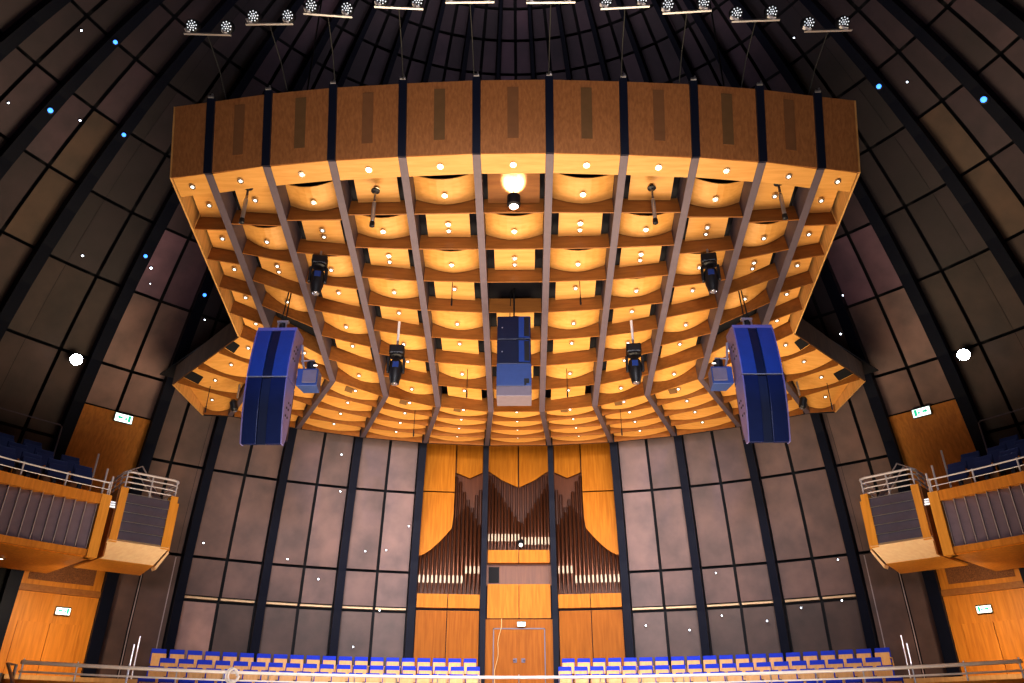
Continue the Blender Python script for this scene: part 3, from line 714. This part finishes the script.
for ri, ((r, zt), (cnt, aout, ain)) in enumerate(zip(SEATR, ((20, 36.3, 5.25), (19, 36.0, 4.95), (19, 37.6, 5.1), (19, 39.0, 5.2)))):
    for sg in (-1, 1):
        for k in range(cnt):
            a = sg*lerp(aout, ain, k/(cnt-1))
            o = proto if not used else copy_tree(proto); used = True
            o.location = P(r, a, zt-.88); o.rotation_euler = (0, 0, -a*D2R)
            side = 'left' if sg < 0 else 'right'
            o['group'] = 'blue choir seats in the %s, %s of the organ door' % (rowname[ri], side)
            o['label'] = 'blue-backed beech choir chair, %s, %s block, %s from the organ door' % (['back row', 'second row from back', 'third row from back', 'front row'][ri], side, ORD[cnt-k])
# choir rail and its wooden parapet
e = empty('choir_rail', P(15.0, 0, .3), 0, 'long white curved rail on posts in front of the choir seats', 'rail')
arc = lambda r, z, a0, a1, n=40: [P(r, lerp(a0, a1, k/n), z) for k in range(n+1)]
MB().tube(arc(15.0, 1.50, -51, 51), .045, 8).build('top_rail', 'white', e)
MB().tube(arc(15.0, 1.30, -51, 51), .026, 6).build('mid_rail', 'white', e)
for k in range(23):
    a = lerp(-50.8, 50.8, k/22); MB().tube([P(15.0, a, .6), P(15.0, a, 1.58)], .020, 6).build('post', 'alu', e)
m = MB(); sector(m, 14.93, 15.08, -52, 52, FLOOR, 1.13); o = m.build('choir_parapet', 'organwood'); tag(o, 'low curved wooden parapet below the white choir rail', 'parapet')
for s in (-1, 1):
    side = 'left' if s < 0 else 'right'
    e = empty('stair_handrail', P(14.2, s*52.5, .2), 0, 'grey sloping stair handrail at the %s end of the choir rail' % side, 'handrail')
    m = MB(); m.tube([P(13.6, s*53.2, .95), P(14.6, s*52.6, 1.42), P(14.8, s*51.6, 1.42), P(14.8, s*51.6, .4)], .035, 8); m.build('rail', 'alu', e)
    m = MB(); m.tube([P(14.2, s*53.6, .2), P(14.2, s*53.6, 1.2)], .05, 8); m.build('post', 'alu', e)
    for q, (a, rr) in enumerate(((38.6, 17.8), (39.6, 17.0))):
        e2 = empty('aisle_post', P(rr, s*a, 1.2), 0, 'thin upright %s aisle post at the %s end of the choir rows' % (['upper', 'lower'][q], side), 'post')
        m = MB(); m.tube([P(rr, s*a, 1.0), P(rr, s*a, 2.55-.3*q)], .025, 8); m.build('post', 'alu', e2)
# curled transparent tube lying over the rail
e = empty('coiled_hose', P(15.02, -31.8, 1.45), 0, 'pale coiled hose looped over the choir rail left of the door', 'hose')
m = MB(); c = P(14.94, -31.6, 1.40); pts = []
for k in range(40):
    t = k/39*4*math.pi; pts.append(c+V(.17*math.cos(t)*(1-.006*k)+.004*k, -.03-.004*k, .20*math.sin(t)*(1-.006*k)))
m.tube(pts, .028, 6); m.build('hose', 'white', e, smooth=True)

# ------------------------------------------------------------------ galleries
for s in (-1, 1):
    side = 'left' if s < 0 else 'right'
    a0, a1 = s*48.0, s*80
    g = empty('gallery', P(15.5, s*60, 3.95), 0, 'curved %s gallery with a violet grey slatted front and wooden trim' % side, 'gallery')
    m = MB(); sector(m, 14.55, 17.6, a0, a1, 3.95, 4.15); sector(m, 14.9, 17.9, a0, a1, 4.15, 5.5); m.build('slab', 'cherry', g)
    m = MB(); sector(m, 14.45, 14.62, a0, a1, 3.98, 4.14); m.build('bottom_trim', 'cherry', g)
    m = MB(); sector(m, 14.42, 14.75, a0, a1, 5.30, 5.56); m.build('top_trim', 'cherry', g)
    m = MB(); sector(m, 14.40, 14.75, s*47.6, s*48.6, 3.95, 5.56, 2); m.build('end_post', 'organwood', g)
    m = MB(); n = 30; fin = MB()
    for k in range(n):
        b0 = lerp(s*48.7, s*80, k/n); b1 = lerp(s*48.7, s*80, (k+.80)/n)
        for zz in (4.12,): m.hexa([P(14.52, b0, zz), P(14.64, b1, zz), P(14.68, b1, zz), P(14.56, b0, zz), P(14.52, b0, 5.34), P(14.64, b1, 5.34), P(14.68, b1, 5.34), P(14.56, b0, 5.34)])
        b2 = lerp(b0, b1, .10); fin.hexa([P(14.48, b0, 4.12), P(14.48, b2, 4.12), P(14.56, b2, 4.12), P(14.56, b0, 4.12), P(14.48, b0, 5.32), P(14.48, b2, 5.32), P(14.56, b2, 5.32), P(14.56, b0, 5.32)])
    m.build('slat_front', 'slat', g); fin.build('slat_edge', 'slatfin', g)
    m = MB(); sector(m, 14.70, 14.76, a0, a1, 4.1, 5.4); m.build('slat_backing', 'dark', g)
    m = MB(); sector(m, 15.9, 16.9, a0, a1, 5.5, 5.95); sector(m, 16.8, 17.75, a0, a1, 5.5, 6.4); m.build('step', 'beam', g)
    dl = empty('soffit_downlight', P(16.2, s*53.5, 3.95), 0, 'small round downlight in the underside of the %s gallery' % side, 'downlight')
    MB().lathe([(.10, .0), (.10, -.03), (.07, -.035)], P(16.2, s*53.5, 3.95), n=12).build('ring', 'chrome', dl)
    MB().lathe([(.07, -.03), (.03, -.045)], P(16.2, s*53.5, 3.95), n=12).build('lens', 'lens', dl)
    # rails
    r = empty('gallery_rail', P(14.5, s*60, 5.55), 0, 'two-bar metal rail along the front of the %s gallery' % side, 'rail')
    MB().tube(arc(14.5, 5.90, s*47.9, s*80, 24), .022, 8).build('top_rail', 'railmetal', r)
    MB().tube(arc(14.5, 5.72, s*47.9, s*80, 24), .012, 6).build('mid_rail', 'railmetal', r)
    for k in range(8):
        a = s*(48.0+4.2*k); MB().tube([P(14.5, a, 5.5), P(14.5, a, 5.93)], .022, 6).build('post', 'railmetal', r)
    r = empty('rear_rail', P(17.25, s*60, 6.4), 0, 'thin dark rail behind the last seats of the %s gallery' % side, 'rail')
    MB().tube([P(17.2, s*50.6, 6.4), P(17.2, s*50.6, 7.95)]+arc(17.2, 8.0, s*50.8, s*80, 20), .022, 6).build('rail', 'steel', r)
    for q, (a, rr, z) in enumerate(((47.5, 14.75, 6.15), (47.3, 15.5, 6.55), (47.6, 16.3, 7.15))):
        e = empty('gallery_aisle_post', P(rr, s*a, 5.5), 0, 'slim upright handrail post on the %s gallery aisle, %s of three' % (side, ['lowest', 'middle', 'highest'][q]), 'post')
        MB().tube([P(rr, s*a, 5.3), P(rr, s*a, z)], .028, 8).build('post', 'railmetal', e)
    for q in range(3):
        e = empty('step_light', P(14.55+.12*q, s*(47.05-.1*q), 5.30+.09*q), 0, 'small bright step light beside the %s gallery end post, %s of three' % (side, ['lowest', 'middle', 'highest'][q]), 'step light', local=False)
        c = P(14.6+.12*q, s*(47.15-.12*q), 5.32+.09*q)
        MB().box(c, (.15, .07, .035), -s*47*D2R).build('lens', 'led', e)
        MB().box(c+V(0, .05, 0), (.17, .06, .05), -s*47*D2R).build('housing', 'steel', e)
pb = make_seat('gallery_chair', 'seatnavy', 'seatnavy', 'x', 'casewood'); used = False
for s in (-1, 1):
    side = 'left' if s < 0 else 'right'
    for ri, (rr, z, st_, n) in enumerate(((15.3, 5.52, 49.7, 7), (16.2, 5.97, 50.0, 6), (17.1, 6.42, 52.6, 4))):
        for k in range(n):
            a = s*(st_+k*2.42); o = pb if not used else copy_tree(pb); used = True
            o.location = P(rr, a, z); o.rotation_euler = (0, 0, -a*D2R); o.scale = (1.12, 1.1, 1.05)
            o['group'] = 'navy seats in the %s gallery' % side
            o['label'] = 'navy upholstered chair in the %s gallery, %s row, %s from the aisle end' % (side, ['front', 'middle', 'rear'][ri], ORD[k+1])

# ------------------------------------------------------------------ side boxes with louvred fronts
for s in (-1, 1):
    side = 'left' if s < 0 else 'right'
    e = empty('side_box', P(15.5, s*43.3, 4.3), 0, 'projecting wooden box with stepped grey louvre front at the %s end of the back wall' % side, 'box')
    aI, aO = s*41.0, s*45.4          # inner and outer edge of the louvre
    pI, pO = P(15, aI, 0), P(15, aO, 0); ex = (pO-pI).normalized(); n = V(-ex.y, ex.x, 0)
    if n.y > 0: n = -n
    L = (pO-pI).length
    q = lambda u, z, d=0.: pI+ex*u+n*d+V(0, 0, z)
    for k in range(5):
        z0 = 4.62+k*.25; m = MB()
        m.slab([q(0, z0, .02), q(L, z0, .02), q(L, z0+.235, -.05), q(0, z0+.235, -.05)], -n*.04); m.build('louvre', 'louver', e)
        m = MB(); m.slab([q(0, z0+.225, .0), q(L, z0+.225, .0), q(L, z0+.24, .0), q(0, z0+.24, .0)], n*.012); m.build('louvre_edge', 'alu', e)
    m = MB(); m.slab([q(-.20, 4.52, .02), q(0, 4.52, .02), q(0, 6.0, .02), q(-.20, 6.0, .02)], -n*.25); m.build('corner_post', 'organwood', e)
    m = MB(); m.slab([q(-.29, 4.52, -.10), q(-.20, 4.52, -.10), q(-.20, 5.85, -.10), q(-.29, 5.85, -.10)], -n*.5); m.build('corner_post', 'organwood', e)
    m = MB(); m.slab([q(L, 4.52, .02), q(L+.20, 4.52, .02), q(L+.20, 6.0, .02), q(L, 6.0, .02)], -n*.12); m.build('corner_post', 'organwood', e)
    # pale apron tapering inwards below
    m = MB(); m.slab([q(-.22, 4.56, .03), q(L+.22, 4.56, .03), q(L+.22, 4.14, -.42), q(-.05, 4.14, -.42)], V(0, 0, .06)-n*.05); m.build('apron', 'cream', e)
    m = MB(); m.slab([q(-.24, 4.50, -.02), q(-.30, 4.46, -.12), q(-.17, 4.05, -.52), q(-.10, 4.12, -.42)], -n*.30); m.build('apron_end', 'cream', e)
    m = MB(); m.slab([q(-.06, 4.135, -.42), q(L+.22, 4.135, -.42), q(L+.35, 4.135, -2.2), q(-.3, 4.135, -2.2)], V(0, 0, .05)); m.build('underside', 'organwood', e)
    m = MB(); m.slab([q(L+.20, 4.5, 0), q(L+.22, 4.12, -.42), q(L+.22, 4.12, -2.4), q(L+.20, 5.9, -2.4), q(L+.20, 5.9, 0)][0:4] if False else [q(L+.20, 4.14, -.05), q(L+.20, 4.14, -2.4), q(L+.20, 5.95, -2.4), q(L+.20, 5.95, -.05)], ex*.04); m.build('side_panel', 'beam', e)
    m = MB(); m.slab([q(-.22, 4.5, -.3), q(L+.2, 4.5, -.3), q(L+.2, 4.5, -2.5), q(-.22, 4.5, -2.5)], V(0, 0, .5)); m.build('floor_slab', 'beam', e)
    r = empty('box_rail', q(L/2, 5.9, 0), 0, 'rounded tubular rail on top of the %s side box' % side, 'rail')
    for z, rad in ((6.02, .02), (6.17, .02), (6.32, .02), (6.46, .034)):
        MB().tube([q(L+.12, z, -1.3), q(L+.14, z, -.15), q(L+.05, z, -.02), q(0, z, -.02), q(-.14, z, -.10), q(-.2, z, -.25), q(-.2, z, -1.3)], rad, 8).build('top_rail' if rad > .03 else 'bar', 'railmetal', r)
    for u, d in ((-.12, -.06), (L*.5, -.02), (L+.1, -.05)): MB().tube([q(u, 5.85, d), q(u, 6.47, d)], .022, 6).build('post', 'railmetal', r)
    h = empty('box_handrail', q(L/2, 5.9, -.9), 0, 'bent stair handrail rising behind the %s side box rail' % side, 'handrail')
    for dd in (0, .5):
        MB().tube([q(L+.1, 6.0, -.6-dd), q(L+.05, 6.6, -.7-dd), q(L*.55, 7.0, -1.1-dd), q(L*.1, 6.5, -1.3-dd), q(-.1, 6.2, -1.3-dd)], .022, 6).build('rail', 'railmetal', h)
    m = MB(); m.slab([q(.15, 5.95, -.35), q(.33, 5.95, -.35), q(.62, 6.45, -.75), q(.44, 6.45, -.75)], V(0, 0, .03)); m.build('stair_string', 'greycase', h)

# ------------------------------------------------------------------ lamps and reflection dots on the dome
for s in (-1, 1):
    side = 'left' if s < 0 else 'right'
    c = P(17.05, s*51.25, 10.02); e = empty('wall_floodlight', c, 0, 'glaring white floodlight on the dome rib above the %s gallery' % side, 'floodlight')
    ax = (V(0, 1, 1)-c).normalized()
    MB().lathe([(.10, -.25), (.17, -.15), (.19, .0), (.17, .01)], c, ax, 16).build('housing', 'black', e, smooth=True)
    MB().lathe([(.165, .015), (.10, .05), (.03, .06)], c, ax, 16).build('lens', 'spot', e, smooth=True)
    MB().tube([c-ax*.2, P(17.5, s*50.2, 10.15)], .03, 6).build('bracket', 'steel', e)
UPPER_GLINTS = [(-69.42, 16.76, .034), (-62.94, 15.40, .040), (-69.41, 14.83, .03), (-54.95, 12.73, .04), (-48.04, 13.14, .05), (-47.4, 12.75, .02), (61.01, 16.47, .034), (53.12, 18.34, .03), (40.43, 11.74, .045), (42.2, 12.75, .04), (-40.3, 12.3, .03)]
LOW = [(-33.96, 5.6), (-25.31, 5.36), (-21.22, 9.01), (-20.73, 7.77), (-17.19, 5.81), (-14.91, 5.89), (-12.61, 6.75), (-21.83, 4.78), (-17.48, 2.64), (-15.05, 3.85), (13.55, 3.35), (18.04, 3.16), (21.45, 4.96), (21.47, 3.57), (25.88, 3.33), (29.34, 3.66), (33.28, 3.79), (33.72, 5.03)]
def star(az, z, rad, mat, d, lab, grp):
    c = S(az, math.asin((z-ZC)/(R-d))/D2R, d); ax = (V(0, 6, 3)-c).normalized()
    e = empty('light_dot', c, 0, lab, 'light', grp)
    MB().lathe([(rad*1.5, -.03), (rad*1.5, 0), (rad*1.2, .006)], c, ax, 10).build('mount', 'black', e)
    MB().lathe([(rad, .006), (rad*.8, .02), (rad*.3, .028)], c, ax, 10).build('lens', mat, e)
for az, z, rad in UPPER_GLINTS: star(az, z, rad*.7, 'star', .12, 'tiny glowing reflection dot on a dark upper dome panel %s of the canopy' % ('left' if az < 0 else 'right'), 'glowing reflection dots on the upper dome, %s side' % ('left' if az < 0 else 'right'))
for az, z in LOW: star(az, z, .024, 'star', .12, 'tiny glowing reflection dot on a bronze wall panel %s of the organ' % ('left' if az < 0 else 'right'), 'glowing reflection dots on the lower wall, %s side' % ('left' if az < 0 else 'right'))
for az, z, rad in ((-66.39, 16.77, .05), (-66.44, 15.0, .06), (-49.5, 13.2, .05), (-58.66, 15.45, .05), (58.63, 16.5, .06), (66.4, 15.07, .07), (-41.6, 12.8, .05)):
    star(az, z, rad*1.15, 'bluestar', .45, 'small blue light set on a dark dome rib %s of the canopy' % ('left' if az < 0 else 'right'), 'blue lights on the dome ribs, %s side' % ('left' if az < 0 else 'right'))

# ------------------------------------------------------------------ light
def area(name, loc, target, size, energy, col, sy=None, spread=180):
    l = bpy.data.lights.new(name, 'AREA'); l.energy = energy; l.color = col; l.size = size; l.spread = spread*D2R
    if sy: l.shape = 'RECTANGLE'; l.size_y = sy
    o = bpy.data.objects.new(name, l); COL.objects.link(o); o.location = loc
    o.rotation_euler = (Vector(target)-Vector(loc)).to_track_quat('-Z', 'Y').to_euler(); return o
def spot(name, loc, target, energy, col, ang=60, blend=.5, rad=.1):
    l = bpy.data.lights.new(name, 'SPOT'); l.energy = energy; l.color = col; l.spot_size = ang*D2R; l.spot_blend = blend; l.shadow_soft_size = rad
    o = bpy.data.objects.new(name, l); COL.objects.link(o); o.location = loc
    o.rotation_euler = (Vector(target)-Vector(loc)).to_track_quat('-Z', 'Y').to_euler(); return o
area('stage_glow', (0, 17.5, -.7), (0, 17.5, 9), 15, 1650, (1, .80, .53), 7, 140)  # unseen lamp added for downlight bounced up off the stage floor
area('hall_glow', (0, 3.5, -1.6), (0, 14, 11.5), 6, 330, (1, .84, .82), 3, 80)  # unseen fill lamp added on the audience side for the fascia
area('choir_wash', (0, 18.6, 7.4), (0, 28.5, 3.4), 14, 520, (1, .87, .80), .8, 95)  # lamp without a fixture, added to brighten choir seats and back wall
area('front_wash', (0, -5, 4.5), (0, 24, 3.2), 5, 520, (.95, .93, 1), 2, 50)
area('crown_glow', (0, 15.5, 12.6), (0, 14, 22), 8, 90, (.95, .85, 1), 3)  # hidden lamp added on top of the canopy to lift the dome crown
spot('niche_beam', fp(-.03, 13.7, .0)+V(0, .0, .1), fp(-.03, 13.6, .8), 190, (.92, .95, 1), 80, .5, .03)
for s in (-1, 1):
    area('gallery_downlight', P(15.2, s*48.8, 3.5), P(18.8, s*45.4, 1.6), .5, 60, (1, .78, .50), .5, 110)
    spot('gallery_wash', (s*2.0, 10.4, 11.2), (s*13.2, 18.8, 4.9), 900, (1, .88, .86), 26, .6, .12)  # spot without a fixture, added to brighten the gallery fronts
    spot('blue_wash', (s*5.0, -5, 8.2), (s*5.9, 16.4, 8.3), 9000, (.22, .38, 1), 8.5, .9, .08)  # unseen spot added behind the camera to turn the line arrays blue
    spot('wing_beam', P(16.6, s*40.2, 9.0), P(17.9, s*38.6, 6.6), 60, (1, .82, .55), 80, .7, .05)
    spot('flood', P(16.7, s*50.9, 10.1), (0, 8, 2), 200, (.7, .82, 1), 120, .6, .15)
w = bpy.data.worlds.new('hall_air'); sc.world = w; w.use_nodes = True
w.node_tree.nodes['Background'].inputs['Color'].default_value = (.02, .02, .03, 1); w.node_tree.nodes['Background'].inputs['Strength'].default_value = 1

# ------------------------------------------------------------------ camera
cam = bpy.data.cameras.new('camera'); co = bpy.data.objects.new('camera', cam); COL.objects.link(co); sc.camera = co
cam.sensor_width = 36; cam.lens = 754.37/1024*36; cam.clip_end = 200
co.location = (.10, 0, 0); co.rotation_euler = (math.pi/2+.4798563774, 0, .0123454)
for o in bpy.data.objects:
    if '_local' in o: del o['_local']
sc.view_settings.view_transform = 'Standard'; sc.view_settings.look = 'None'; sc.view_settings.exposure = .22; sc.view_settings.gamma = .86
sc.cycles.use_denoising = True
sc.cycles.max_bounces = 6
